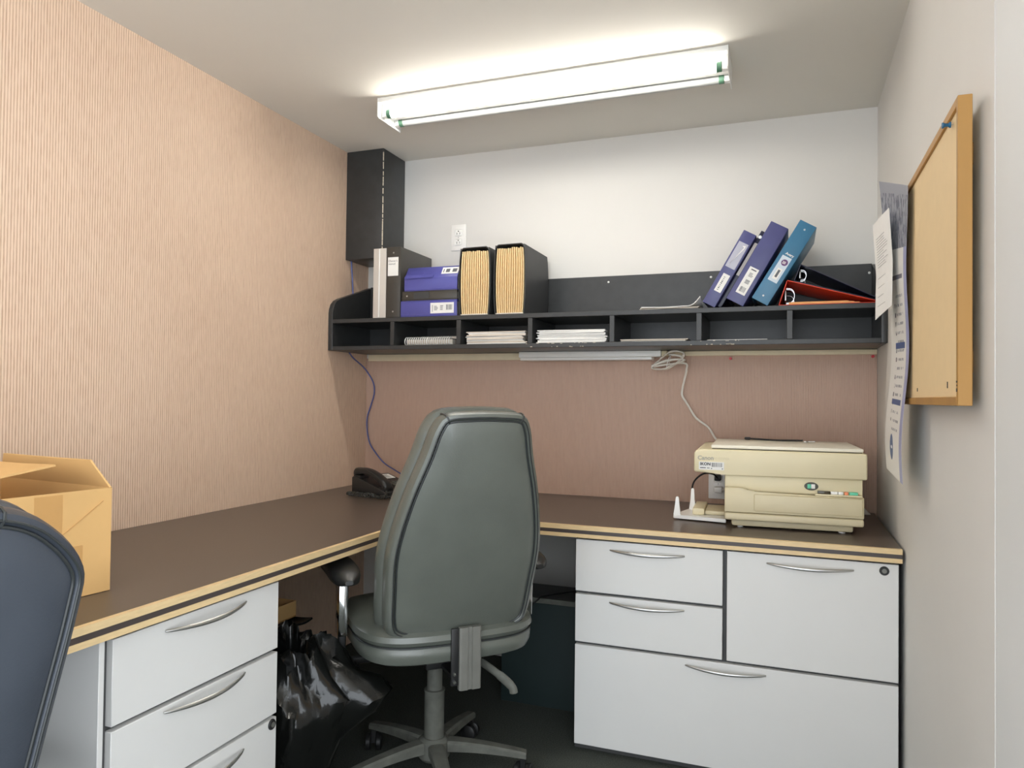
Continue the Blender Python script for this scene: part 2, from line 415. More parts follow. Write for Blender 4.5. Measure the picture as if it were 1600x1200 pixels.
# ------------------------------------------------------------------ binders and files on the shelf
def label_card(parent, x0, x1, z0, z1, y=-.0012, blocks=(), m=M_paper):
    c = ob('spine_label', B().box(x0, x1, y, y+.001, z0, z1), m, parent, smooth=False)
    if blocks:
        b = B()
        for (a0, a1, b0, b1, kind) in blocks:
            w_, h_ = x1-x0, z1-z0
            X0, X1, Z0, Z1 = x0+a0*w_, x0+a1*w_, z0+b0*h_, z0+b1*h_
            if kind == 'bar':
                n = 9
                for i in range(n):
                    d_ = (X1-X0)/n; b.box(X0+i*d_, X0+i*d_+d_*random.choice((.35, .6)), y-.0003, y, Z0, Z1)
            elif kind == 'barv':
                n = 9
                for i in range(n):
                    d_ = (Z1-Z0)/n; b.box(X0, X1, y-.0003, y, Z0+i*d_, Z0+i*d_+d_*random.choice((.35, .6)))
            elif kind == 'lines':
                n = 4
                for i in range(n):
                    d_ = (Z1-Z0)/n; b.box(X0, X0+(X1-X0)*random.uniform(.6, 1), y-.0003, y, Z0+i*d_, Z0+i*d_+d_*.45)
            else: b.box(X0, X1, y-.0003, y, Z0, Z1)
        ob('print', b, M_ink, c, smooth=False)
    return c

def binder(name, label, t, h, d, m, loc, rot=(0, 0, 0), pages=M_paper2, rivets=True, group=None):
    """origin: right bottom corner of the spine (spine faces -y, thickness runs to -x)"""
    o = thing(name, label, 'binder', loc, rot=rot, group=group)
    ob('spine', B().box(-t+.0002, -.0002, 0, .004, 0, h, .0016, 2), m, o)
    cv = ob('cover', B().box(-.0035, 0, .0042, d, 0, h, .0012, 2), m, o)
    share(cv, o, (-t+.0035, 0, 0))
    ob('pages', B().box(-t+.006, -.006, .03, d-.012, .012, h-.014), pages, o, smooth=False)
    if rivets:
        for zz in (.025, h-.025):
            ob('rivet', B().lathe([(0, -.0016), (.003, -.0012), (.0038, .0001), (0, .0001)], 10, (-t/2, 0, zz), 'y'), M_metal, o)
    return o
zt = ZS + .0006
g = binder('ring_binder', 'pale grey upright binder at the left end of the shelf', .064, .300, .285, M_greyv, (-1.6185, YS+.006, zt), rivets=False)
ob('spine_ridge', B().box(-.037, -.031, -.0022, 0, .002, .298, .0009, 1), M_white, g)
k = binder('ring_binder', 'black upright binder with a white handwritten spine label', .0685, .302, .29, M_blackv, (-1.5485, YS+.004, zt))
c = label_card(k, -.061, -.010, .178, .258)
text('handwriting', "Owner's", .0125, M_ink, c, (-.0585, -.0013, .238), (PI/2, 0, 0), shear=.2)
text('handwriting', 'manual', .0115, M_ink, c, (-.0575, -.0013, .226), (PI/2, 0, 0), shear=.2)

# lying binders: spine to the front, length along x
def lying(label, x0, x1, z0, t, m, d=.285, y=YS+.006, crease=0.):
    o = thing('ring_binder', label, 'binder', ((x0+x1)/2, y, z0)); h = (x1-x0)/2
    if crease:
        ob('spine', B().prism([(0, .0035), (0, t*.52), (crease, t), (crease+.004, t), (.004, t*.52), (.004, .0035)], 'x', -h, h, .001, 1), m, o)
        ob('cover', B().box(-h+.012, h, crease+.0042, d, t-.0035, t, .0012), m, o)
        ob('spine_fold', B().prism([(-.003, t*.50), (-.0042, t*.53), (crease*.25-.002, t*.66), (crease*.25+.001, t*.64)], 'x', -h+.002, h*.1), m, o)
    else:
        ob('spine', B().box(-h, h, 0, .004, .0036, t-.0036, .0014), m, o)
        ob('cover', B().box(-h, h, .0002, d, t-.0035, t, .0012), m, o)
    ob('cover', B().box(-h, h, .0002, d, 0, .0035, .0012), m, o)
    ob('pages', B().box(-h+.012, h-.012, max(.03, crease+.02), d-.012, .0045, t-.0045), M_paper2, o, smooth=False)
    return o
l1 = lying('blue binder lying at the bottom of the flat pile', -1.546, -1.283, zt, .068, M_blue)
label_card(l1, .010, .118, .012, .056, blocks=((.08, .1, .15, .8, 'f'), (.16, .33, .3, .75, 'lines'), (.42, .58, .3, .8, 'lines'), (.68, .95, .3, .8, 'bar')))
l2 = lying('black binder lying between two blue binders in the pile', -1.540, -1.283, zt+.0685, .040, M_blackv)
label_card(l2, -.072, .0, .006, .034, m=M_accblk)
ob('rivet', B().lathe([(0, -.0016), (.003, -.0012), (.0038, .0001), (0, .0001)], 10, (-.105, 0, .02), 'y'), M_metal, l2)
l3 = lying('blue binder with creased spine on top of the flat pile', -1.530, -1.283, zt+.109, .105, M_blue, crease=.035)
c = ob('spine_label', B().box(.045, .122, -.0012, -.0002, -.018, .018), M_paper, l3, smooth=False)
c.location = (0, .0195, .083); c.rotation_euler = (-.60, 0, 0)
b = B()
for a0, a1 in ((.052, .056), (.064, .082), (.094, .114)): b.box(a0, a1, -.0016, -.0012, -.010, .009)
ob('print', b, M_ink, c, smooth=False)

# accordion files
def accordion(label, x0, x1, h, d, flap):
    w = x1-x0
    o = thing('accordion_file', label, 'file', ((x0+x1)/2, YS+.004, zt+.001))
    def half(z): return w/2*(1 - .10*abs(2*z/h-1)**2.4)
    N = 10
    for sx in (-1, 1):
        rings = []
        for i in range(N+1):
            z = h*i/N; x = sx*(half(z)+.0005)
            rings.append([(x, 0, z), (x, d, z), (x+sx*.0025, d, z), (x+sx*.0025, 0, z)])
        ob('cover', B().rings(rings), M_accblk, o)
    hb, ht = half(0), half(h)
    ob('base', B().box(-hb, hb, .001, d, -.001, .0035, .001), M_paper2, o)
    b = B(); n = 13
    for i in range(n):
        f = -1 + 2*(i+.5)/n; th = w/n*.27; rings = []
        top = h-.010-random.uniform(0, .005); y0 = random.uniform(.0, .003)
        for j in range(N+1):
            z = .004 + (top-.004)*j/N; x = f*(half(z)-.003)
            rings.append([(x-th, y0+.003, z), (x, y0, z), (x+th, y0+.003, z), (x+th*.5, d-.01, z), (x-th*.5, d-.01, z)])
        b.rings(rings)
    ob('pleats', b, M_manila, o)
    b = B(); back = []
    for i in range(n):
        pass
    ob('gusset', B().box(-hb+.004, hb-.004, .012, d-.012, .004, h-.03), M_kraftin, o, smooth=False)
    fl = [(-ht-.003, h-.014), (-ht-.001, h-.004), (-ht+.010, h+.003), (ht-.010, h+.004), (ht+.001, h-.002), (ht+.003, h-.014), (ht+.0005, h-.014), (ht-.003, h-.005), (ht-.012, h+.001), (-ht+.012, h), (-ht+.003, h-.006), (-ht-.0005, h-.014)]
    ob('flap', B().prism(fl, 'y', -.001, d), M_accblk, o)
    return o
accordion('kraft accordion file with dark cover beside the blue binders', -1.272, -1.137, .274, .285, 1)
accordion('larger kraft accordion file with slate cover, nearest the empty shelf', -1.117, -.985, .278, .295, 1)

# papers lying on the shelf
def paper_stack(name, label, x0, x1, y0, y1, z0, n, th, m, jx=.006, jr=.03, curl=0.):
    o = thing(name, label, 'paper', ((x0+x1)/2, (y0+y1)/2, z0))
    w, d = (x1-x0)/2, (y1-y0)/2; z = 0; b = B(); b2 = B()
    for i in range(n):
        t = th/n; a = random.uniform(-jr, jr); dx, dy = random.uniform(-jx, jx), random.uniform(0, jx*1.5)
        s_ = random.uniform(.93, 1)
        Mx = Matrix.Translation((dx, dy, 0)) @ Matrix.Rotation(a, 4, 'Z')
        (b if i % 3 else b2).box(-w*s_, w*s_, -d, d*.96, z, z+t*.86, M=Mx)
        z += t
    ob('sheets', b, m, o, smooth=False); ob('folder_sheets', b2, M_paper, o, smooth=False)
    return o
lp = thing('paper_stack', 'few loose sheets with a curled corner on top of the shelf', 'paper', (-.42, 2.85, zt))
for i in range(3):
    s0 = ob('sheet', B().sheet(lambda u, v, i=i: (-.108+.216*u + .004*i, -.095+.20*v-.003*i, .0012+.003*i + .0025*math.sin(u*3+i)**2 + (.034*max(0, (u-.80)/.20)**2*max(0, 1-v*1.6)**1 if i == 2 else 0)), 20, 8, .0024), M_paper2 if i < 2 else M_paper, lp)

# leaning binders
A = 29.5
def lean(label, xbr, t, h, m, ang, dy=.01, **kw):
    return binder('ring_binder', label, t, h, .275, m, (xbr, YS+dy, zt), (0, math.radians(ang), 0), **kw)
a = lean('navy binder leaning leftmost with a torn label pocket', -.2535, .049, .292, M_navy, A, .012, rivets=False)
label_card(a, -.034, -.008, .055, .125, blocks=((.3, .5, .1, .9, 'barv'),))
ob('label_pocket', B().box(-.043, -.006, -.0008, .0002, .15, .25), M_pvc, a, smooth=False)
ob('torn_label', B().prism([(-.036, .155), (-.034, .16), (-.016, .235), (-.024, .238), (-.013, .243), (-.012, .232)], 'y', -.0016, -.0009), M_paper, a, smooth=False)
a = lean('thin dark navy binder squeezed between two leaning binders', -.2325, .0145, .308, M_navy2, A, .030, rivets=False)
ob('label_pocket', B().box(-.013, -.002, -.0012, .0002, .13, .26), M_greyv, a, smooth=False)
ob('finger_ring', B().lathe([(.004, -.001), (.006, -.001), (.006, .0004), (.004, .0004)], 14, (-.007, 0, .285), 'y'), M_metal, a)
a = lean('wide navy binder leaning in the middle with white barcode label', -.1545, .066, .309, M_navy, A, .004, rivets=False)
label_card(a, -.049, -.014, .035, .138, blocks=((.25, .8, .90, .94, 'f'), (.3, .75, .66, .82, 'lines'), (.3, .75, .40, .55, 'barv'), (.22, .80, .08, .26, 'bar')))
a = lean('steel blue binder leaning rightmost with clear label and rivets', -.0715, .062, .313, M_teal, 31, .008)
c = ob('clear_label', B().box(-.049, -.014, -.0010, 0, .082, .180), M_greyblue, a, smooth=False)
ob('badge', B().lathe([(0, -.0016), (.0115, -.0016), (.0115, -.0009), (0, -.0009)], 20, (-.029, 0, .158), 'y'), M_badge, c, smooth=False)
text('badge_number', '25', .012, M_paper, c, (-.0365, -.0018, .1535), (PI/2, 0, 0), bold=.0004)
ob('barcode_card', B().box(-.039, -.021, -.0016, -.0009, .092, .134), M_paper, c, smooth=False)
ob('print', B().box(-.034, -.026, -.0019, -.0015, .100, .128), M_ink, c, smooth=False)
text('maker_name', 'Avery', .0125, M_paper, a, (-.043, -.0006, .186), (PI/2, 0, 0), bold=.0003)

# wedge binders lying on their side, open towards the right
def wedge(label, bl, tl, tip, low_tip, m, m_in, y0, d, sheets):
    o = thing('ring_binder', label, 'binder', (bl[0], y0, bl[1])); ox, oz = bl
    def plate(name, p, q, t, mm):
        px, pz, qx, qz = p[0]-ox, p[1]-oz, q[0]-ox, q[1]-oz
        l = math.hypot(qx-px, qz-pz); nx, nz = -(qz-pz)/l*t, (qx-px)/l*t
        return ob(name, B().prism([(px, pz), (qx, qz), (qx+nx, qz+nz), (px+nx, pz+nz)], 'y', 0, d, .0007, 1), mm, o)
    plate('cover', bl, low_tip, .003, m); plate('cover', (tl[0]+.002, tl[1]-.003), tip, .003, m)
    plate('spine', (bl[0]+.0031, bl[1]+.0032), (tl[0]+.0031, tl[1]-.0035), .003, m)
    # ring metal: base plate and D rings
    sx, sz = tl[0]-bl[0], tl[1]-bl[1]; mx = sx*.42 + .010; mz = sz*.42
    h = math.hypot(sx, sz)
    ob('ring_plate', B().box(mx-.001, mx+.005, .02, d-.02, mz-h*.20, mz+h*.20, .002), M_metal, o)
    for yy in (.030, .06, d-.05):
        r = h*.28
        pts = [(mx+.004 + r*1.05*max(0, math.sin(a))**.6, yy, mz - r*math.cos(a)) for a in [PI*i/14 for i in range(15)]]
        ob('ring', B().tube(pts, .0010, 6), M_chrome, o)
    if sheets:
        u = (low_tip[0]-ox-.035)
        for i in range(3):
            ob('sheet', B().box(.034, .034+u*(.80-.06*i), .004+.003*i, d-.01, .0036+.003*i, .0060+.003*i), M_pinkpaper, o, smooth=False)
    return o
wedge('red binder lying open like a wedge under the dark one', (-.034, zt), (-.008, zt+.090), (.283, zt+.004), (.284, zt), M_red, M_red, YS+.012, .275, True)
wedge('dark navy binder lying on top of the red binder', (.016, zt+.0855), (.036, zt+.146), (.2885, zt+.0125), (.287, zt+.0078), M_navy2, M_navy2, YS+.022, .268, False)

# pigeonhole contents
zb = ZB + T + .0006
sn = thing('spiral_notebook', 'white spiral-bound notebook in the second pigeonhole', 'notebook', (-1.427, 2.90, zb))
ob('pages', B().box(-.112, .105, -.108, .14, .003, .026, .001), M_paper2, sn)
ob('cover', B().box(-.113, .106, -.109, .141, .0262, .0285, .0008), M_accblk, sn)
ob('back_cover', B().box(-.113, .106, -.109, .141, .0, .0028, .0008), M_accblk, sn)
coil = None
for i in range(21):
    pts = [(.0, -.118 - .016*math.cos(a), .0185 + .0165*math.sin(a)) for a in [2*PI*j/14 for j in range(14)]]
    if coil is None: coil = ob('wire_loop', B().tube([(p[0]+.002*math.sin(j/14*2*PI), p[1], p[2]) for j, p in enumerate(pts)], .0019, 5, closed=True), M_white, sn); coil.location.x = -.106
    else: share(coil, sn, (-.106 + i*.0103, 0, 0))
n2 = thing('spiral_notebook', 'grey notebook half hidden behind the white spiral one', 'notebook', (-1.395, 2.935, zb+.0293))
ob('pages', B().box(-.095, .095, -.095, .09, .002, .012), M_paper2, n2); ob('cover', B().box(-.096, .096, -.096, .091, .0122, .0145, .0006), M_dusty, n2)
ob('back_cover', B().box(-.096, .096, -.096, .091, 0, .0018, .0005), M_dusty, n2)
paper_stack('paper_stack', 'tall pile of cream papers in the third pigeonhole', -1.250, -.988, 2.762, 3.02, zb, 11, .052, M_paper2, .007, .025)
paper_stack('paper_stack', 'tall pile of white papers in the middle pigeonhole', -.942, -.655, 2.762, 3.02, zb, 12, .052, M_paper, .005, .02)
paper_stack('paper_stack', 'thin pile of dog-eared sheets in the fifth pigeonhole', -.605, -.345, 2.765, 3.0, zb, 3, .010, M_paper2, .006, .03)
paper_stack('paper_stack', 'single flat white sheet in the sixth pigeonhole', -.285, -.065, 2.752, 3.0, zb, 1, .0025, M_paper, .001, .01)

# ------------------------------------------------------------------ desk worktop
dk = thing('corner_desk_worktop', 'dark L-shaped corner worktop with striped maple edging', 'desk', (0, 0, 0))
E_ = .014
poly = [(XL+.002, .05), (-1.167-E_, .05), (-1.167-E_, 2.0+.006), (-.815-.006, 2.331+E_), (.303-.0003, 2.331+E_), (.303-.0003, YB-.007), (XL+.002, YB-.007)]
ob('top', B().prism(poly, 'z', DESK-.038, DESK), M_top, dk, smooth=False)
outer = [(-1.167, .05), (-1.167, 2.0), (-.815, 2.331), (.303, 2.331)]
inner = [(-1.167-E_+.0003, .05), (-1.167-E_+.0003, 2.0062), (-.8212, 2.331+E_-.0003), (.303, 2.331+E_-.0003)]
for nm, z0, z1, m in (('upper_edging', DESK-.014, DESK+.0006, M_wood), ('edge_stripe', DESK-.026, DESK-.0141, M_stripe), ('lower_edging', DESK-.0385, DESK-.0261, M_wood)):
    off = 0 if m is M_wood else .0015
    for i in range(3):
        q = [outer[i], outer[i+1], inner[i+1], inner[i]]
        cxm = [sum(p[0] for p in q)/4, sum(p[1] for p in q)/4]
        if off: q = [(p[0]+(o2[0]-p[0])*.1, p[1]+(o2[1]-p[1])*.1) for p, o2 in zip(q, [inner[i], inner[i+1], inner[i+1], inner[i]])]
        ob(nm, B().prism(q, 'z', z0, z1), m, dk, smooth=False)

# ------------------------------------------------------------------ drawer cabinets
def handle_mesh(l=.238):
    pts = []; rr = []
    for i in range(25):
        f = i/24; a = math.sin(PI*f)
        pts.append(((f-.5)*l, -.004-.024*a**.8, -.004*a)); rr.append(.0022+.0032*a**.6)
    return B().tube(pts, rr, 10, flat=.75)
def drawer(cab, x0, x1, z0, z1, hx, hz, lock=None):
    d = ob('drawer', B().box(x0, x1, 0, .018, z0, z1, .0012, 1), M_drawer, cab)
    h = ob('handle', handle_mesh(), M_metal, d, label='curved satin metal handle'); h.location = (hx, 0, hz)
    if lock:
        k_ = ob('lock', B().lathe([(0, -.004), (.0115, -.004), (.013, -.002), (.013, .0002), (0, .0002)], 20, (lock[0], 0, lock[1]), 'y'), M_plastic, d)
        b = B().lathe([(0, -.0052), (.0065, -.0052), (.0065, -.0041), (0, -.0041)], 16, (lock[0], 0, lock[1]), 'y')
        ob('key_slot', b, M_steelgrey, k_)
    return d
rc = thing('drawer_cabinet', 'wide light grey drawer unit under the copier end of the desk', 'cabinet', (-.179, 2.352, 0))
ob('body', B().box(-.478, .478, .0185, .66, .0, .694, .001, 1), M_carc, rc)
drawer(rc, -.475, -.008, .519, .688, -.241, .661)
drawer(rc, -.475, -.008, .3535, .5095, -.241, .492)
drawer(rc, .005, .475, .3535, .688, .239, .662, lock=(.438, .668))
drawer(rc, -.475, .475, .02, .344, .001, .325)
lc = thing('drawer_cabinet', 'light grey drawer pedestal under the left wing beside the black bag', 'cabinet', (-1.187, 1.278, 0), PI/2)
ob('body', B().box(-.243, .243, .0185, .60, 0, .694, .001, 1), M_carc, lc)
drawer(lc, -.240, .240, .522, .686, 0, .667)
drawer(lc, -.240, .240, .362, .5125, 0, .5025)
drawer(lc, -.240, .240, .02, .353, 0, .325, lock=(.222, .340))
ob('end_panel', B().box(-.270, -.258, -.001, .62, 0, .695, .001, 1), M_drawer, lc)
ob('filler', B().box(-.2578, -.2432, .012, .60, 0, .69), M_carc, lc, smooth=False)
ml = tag(ob('modesty_panel', B().box(-1.62, -1.602, .08, 1.006, .02, .694, .002, 1), M_carc2), 'plain dark grey panel in the knee space behind the near chair', 'panel')

# ------------------------------------------------------------------ low dark box under the desk and its cable
lb = thing('storage_box', 'low dark green-black box with pale top edge under the desk', 'box', (-.845, 2.628, 0))
ob('front_panel', B().box(-.175, .180, 0, .018, .0, .382, .001, 1), M_tealbox, lb)
ob('side_panel', B().box(-.175, -.157, .0182, .20, .0, .382, .001, 1), M_tealbox, lb)
ob('side_panel', B().box(.162, .180, .0182, .20, .0, .382, .001, 1), M_tealbox, lb)
ob('back_panel', B().box(-.1568, .1618, .182, .20, .0, .382, .001, 1), M_tealbox, lb)
ob('lid', B().box(-.178, .183, .0145, .203, .3825, .401, .001, 1), M_carc, lb)
ob('lid_edging', B().box(-.178, .183, -.002, .0143, .3825, .4015, .001, 1), M_dusty, lb)
cp = curve3([(-.74, 2.98, .46), (-.725, 2.90, .44), (-.74, 2.80, .408), (-.80, 2.72, .4055), (-.86, 2.64, .4058), (-.875, 2.618, .395), (-.91, 2.605, .36), (-.97, 2.60, .30), (-.99, 2.598, .2)], 8)
tag(ob('power_cord', B().tube(cp, .003, 7), M_cordb), 'black cord draped over the low box under the desk', 'cord')

# ------------------------------------------------------------------ copier
cm = thing('desktop_copier', 'cream desktop copier with off-white lid on the right desk', 'copier', (-.030, 2.505, DESK+.0008), math.radians(2.5))
W0, W1 = -.165, .252
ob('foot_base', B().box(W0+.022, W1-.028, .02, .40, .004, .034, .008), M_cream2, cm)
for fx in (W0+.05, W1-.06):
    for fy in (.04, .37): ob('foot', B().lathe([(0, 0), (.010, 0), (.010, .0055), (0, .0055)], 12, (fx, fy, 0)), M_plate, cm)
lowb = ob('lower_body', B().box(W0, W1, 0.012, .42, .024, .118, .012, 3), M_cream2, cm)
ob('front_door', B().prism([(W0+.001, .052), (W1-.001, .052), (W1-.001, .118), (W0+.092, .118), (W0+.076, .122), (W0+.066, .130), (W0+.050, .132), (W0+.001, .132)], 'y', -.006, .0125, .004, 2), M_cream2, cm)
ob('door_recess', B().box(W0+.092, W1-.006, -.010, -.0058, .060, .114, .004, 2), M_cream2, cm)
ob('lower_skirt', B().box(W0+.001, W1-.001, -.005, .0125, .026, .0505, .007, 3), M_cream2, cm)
ob('mid_body', B().box(W0+.001, W1-.003, .015, .415, .1185, .172, .004, 2), M_cream, cm)
sw = ob('release_button', B().lathe([(0, -.003), (.017, -.003), (.021, -.001), (.021, .0005), (0, .0005)], 24, (.100, .015, .145), 'y', (.62, 1)), M_dusty, cm)
ob('button_cap', B().box(.088, .099, .0095, .0118, .138, .152, .0015), M_greenkey, sw); ob('button_cap', B().box(.0995, .111, .0095, .0118, .138, .152, .0015), M_plate, sw)
pp = ob('control_panel', B().box(.110, W1-.006, -.004, .0148, .1185, .1235, .001), M_cream, cm)
for x0, x1, m in ((.118, .155, M_lcd), (.156, .176, M_plate), (.177, .192, M_plate), (.196, .206, M_orange), (.210, .234, M_greenkey)):
    ob('key', B().box(x0, x1, .002, .0148, .1236, .1325, .001), m, pp)
ub = [(-.262, .178), (-.262, .242), (-.248, .254), (W1+.004, .254), (W1+.008, .250), (W1+.008, .172), (-.175, .172)]
ob('upper_body', B().prism(ub, 'y', -.004, .43, .006, 3), M_cream, cm)
ob('glass_gap', B().box(-.205, W1-.006, .012, .42, .2545, .2565), M_dark, cm, smooth=False)
ob('lid', B().box(-.208, W1-.002, .006, .425, .2568, .268, .003, 2), M_lid, cm)
lbl = ob('asset_label', B().box(-.246, -.166, -.0052, -.0038, .186, .212), M_paper, cm, smooth=False)
text('asset_text', 'IKON', .0135, M_inkb, lbl, (-.2425, -.0054, .2005), (PI/2, 0, 0), bold=.0004)
b = B()
for i in range(17): b.box(-.205+i*.002, -.205+i*.002+random.choice((.0006, .0011)), -.0055, -.0052, .196, .2095)
b.box(-.242, -.224, -.0055, -.0052, .191, .1935); b.box(-.220, -.212, -.0055, -.0052, .191, .193); b.box(-.207, -.204, -.0055, -.0052, .189, .192); b.box(-.173, -.170, -.0055, -.0052, .189, .192)
ob('print', b, M_inkb, lbl, smooth=False)
M_faint = mat('faded_print', (168, 164, 150), .6)
text('maker_name', 'Canon', .0190, M_faint, cm, (-.250, -.0042, .2185), (PI/2, 0, 0), bold=.0006)
text('model_name', 'PC COPIER', .0105, M_cream2, cm, (-.200, -.0042, .2195), (PI/2, 0, 0))
# output tray with two guide fingers
tr = ob('paper_tray', B().prism([(-.338, .10), (-.300, .10), (W0+.004, .065), (W0+.004, .33), (-.285, .33), (-.338, .125)], 'z', .004, .016, .003, 2), M_plate, cm)
ob('tray_box', B().box(-.275, -.235, .12, .31, .0165, .040, .004), M_cream, tr); ob('tray_slide', B().box(-.2345, W0-.001, .14, .30, .0165, .031, .003), M_cream2, tr)
for gx, gy, gh in ((-.326, .112, .078), (-.285, .26, .092)):
    ob('guide_finger', B().rings([[(gx-.012*s_, gy-.008*s_, z_), (gx+.012*s_, gy-.008*s_, z_), (gx+.012*s_, gy+.008*s_, z_), (gx-.012*s_, gy+.008*s_, z_)] for z_, s_ in ((.0162, 1), (.05, .62), (gh-.004, .42), (gh, .25))]), M_plate, tr)
kc = thing('key_strap', 'black cord strap with small silver key on the copier lid', 'key', (-.035, 2.85, DESK+.2686))
ob('strap', B().tube(curve3([(-.10, .03, .006), (-.085, .025, .005), (-.03, .018, .0035), (.01, .005, .0035), (.06, .004, .0045), (.085, 0, .005)], 6), .0032, 8), M_cordb, kc)
ob('strap_clip', B().box(-.118, -.096, .024, .036, .001, .011, .003), M_plastic, kc)
ob('key_blade', B().box(.098, .128, -.016, -.010, .002, .005, .0008, M=Matrix.Rotation(-.15, 4, 'Z')), M_metal, kc)
ob('key_bow', B().lathe([(.004, .001), (.011, .001), (.011, .005), (.004, .005)], 18, (.092, -.027, 0)), M_metal, kc)
pcb = curve3([(-.262, 3.035, .842), (-.262, 3.01, .842), (-.275, 2.985, .86), (-.31, 2.965, .862), (-.345, 2.955, .83), (-.352, 2.95, .78), (-.335, 2.945, .745), (-.28, 2.94, .741), (-.24, 2.945, .741), (-.2, 2.955, .741)], 8)
pw = thing('power_cord', 'black copier power cord plugged in at desk level', 'cord', (0, 0, 0))
ob('cable', B().tube(pcb, .0034, 8), M_cordb, pw); ob('plug', B().box(-.274, -.250, 3.02, 3.0515, .83, .854, .004), M_plastic, pw)
tag(ob('paper_scrap', B().sheet(lambda u, v: (.262+.022*u, 2.985+.04*v, DESK+.003+.022*(1-u)*v*v), 5, 5, .0006), M_paper), 'tiny white paper scrap on the desk behind the copier', 'paper')

# ------------------------------------------------------------------ telephone
ph = thing('desk_telephone', 'black corded desk telephone in the corner of the desk', 'telephone', (-1.600, 2.735, DESK), math.radians(72))
ob('base', B().prism([(-.105, .004), (-.105, .022), (-.09, .032), (.085, .078), (.105, .074), (.105, .004)], 'x', -.095, .095, .005, 2), M_plastic, ph)
for sx in (-.07, .07): ob('foot', B().box(sx-.01, sx+.01, -.09, -.075, 0, .0045), M_dark, ph)
for sx in (-.07, .07): ob('foot', B().box(sx-.01, sx+.01, .08, .095, 0, .0045), M_dark, ph)
slope = math.atan2(.046, .175)
Ms = Matrix.Translation((0, -.09, .0325)) @ Matrix.Rotation(slope, 4, 'X')
def on_slope(name, x0, x1, y0, y1, z0, z1, m, bev=.0008, parent=ph):
    return ob(name, B().box(x0, x1, y0, y1, z0, z1, bev, 1, M=Ms), m, parent)
kb = None
for i in range(3):
    for j in range(4):
        on_slope('key', .0+i*.019, .013+i*.019, .015+j*.017, .026+j*.017, .0002, .004, M_dusty)
cd = on_slope('number_card', -.02, .078, .115, .165, .0003, .002, M_paper)
b = B()
for j in range(4): b.box(-.012, .012, .122+j*.010, .125+j*.010, .0021, .0025, M=Ms).box(.03, .06, .122+j*.010, .125+j*.010, .0021, .0025, M=Ms)
ob('print', b, M_inkb, cd, smooth=False)
hs = []
for i in range(17):
    f = i/16; y = -.098+.205*f; e = abs(2*f-1)
    zc = .050 + .25*(y+.09) + .020*math.cos((f-.5)*PI) ; h = .013 + .010*(e**4); w_ = .021 + .004*e**3
    if i in (0, 16): h *= .55; w_ *= .7
    hs.append([(-.066 + w_*math.copysign(abs(math.cos(a))**.6, math.cos(a)), y, zc + h*math.copysign(abs(math.sin(a))**.6, math.sin(a)) - .010*e**3) for a in [2*PI*k_/14 for k_ in range(14)]])
ob('handset', B().rings(hs), M_softblk, ph)
ob('cradle', B().box(-.09, -.042, .055, .10, .068, .082, .004), M_plastic, ph); ob('cradle', B().box(-.09, -.042, -.098, -.06, .026, .042, .004), M_plastic, ph)
path = curve3([(-.075, -.095, .030), (-.10, -.112, .012), (-.122, -.085, .010), (-.134, -.03, .009), (-.142, .03, .009), (-.138, .075, .009), (-.120, .085, .010), (-.110, .05, .010), (-.113, .0, .011), (-.120, -.05, .016), (-.128, -.10, .010), (-.105, -.135, .009), (-.05, -.14, .009)], 46)
hx = []
for i, p in enumerate(path):
    t_ = (path[min(i+1, len(path)-1)] - path[max(0, i-1)]).normalized(); u = Vector((0, 0, 1)); u = (u - t_*u.dot(t_)).normalized(); w_ = t_.cross(u)
    a = i*2*PI/8; hx.append(p + u*math.cos(a)*.0052 + w_*math.sin(a)*.0052)
ob('coiled_cord', B().tube(hx, .0017, 5), M_coil, ph)
tag(ob('network_cable', B().tube([(-1.893, 2.900, 1.772), (-1.893, 2.903, 1.74), (-1.8935, 2.91, 1.70), (-1.894, 2.916, 1.65), (-1.894, 2.918, 1.6245)], .0035, 8), M_ethernet), 'blue cable dropping from the black corner box to the shelf', 'cable')
eth = curve3([(-1.893, 2.895, 1.348), (-1.892, 2.93, 1.325), (-1.888, 3.00, 1.292), (-1.880, 3.035, 1.262), (-1.857, 3.048, 1.215), (-1.852, 3.05, 1.165), (-1.868, 3.05, 1.11), (-1.888, 3.05, 1.05), (-1.888, 3.05, .99), (-1.872, 3.05, .925), (-1.83, 3.04, .878), (-1.775, 3.02, .838), (-1.70, 2.985, .812), (-1.63, 2.935, .796), (-1.60, 2.875, .785), (-1.605, 2.828, .778)], 8)
tag(ob('network_cable', B().tube(eth, .0033, 8), M_ethernet), 'blue cable hanging under the shelf down to the telephone', 'cable')

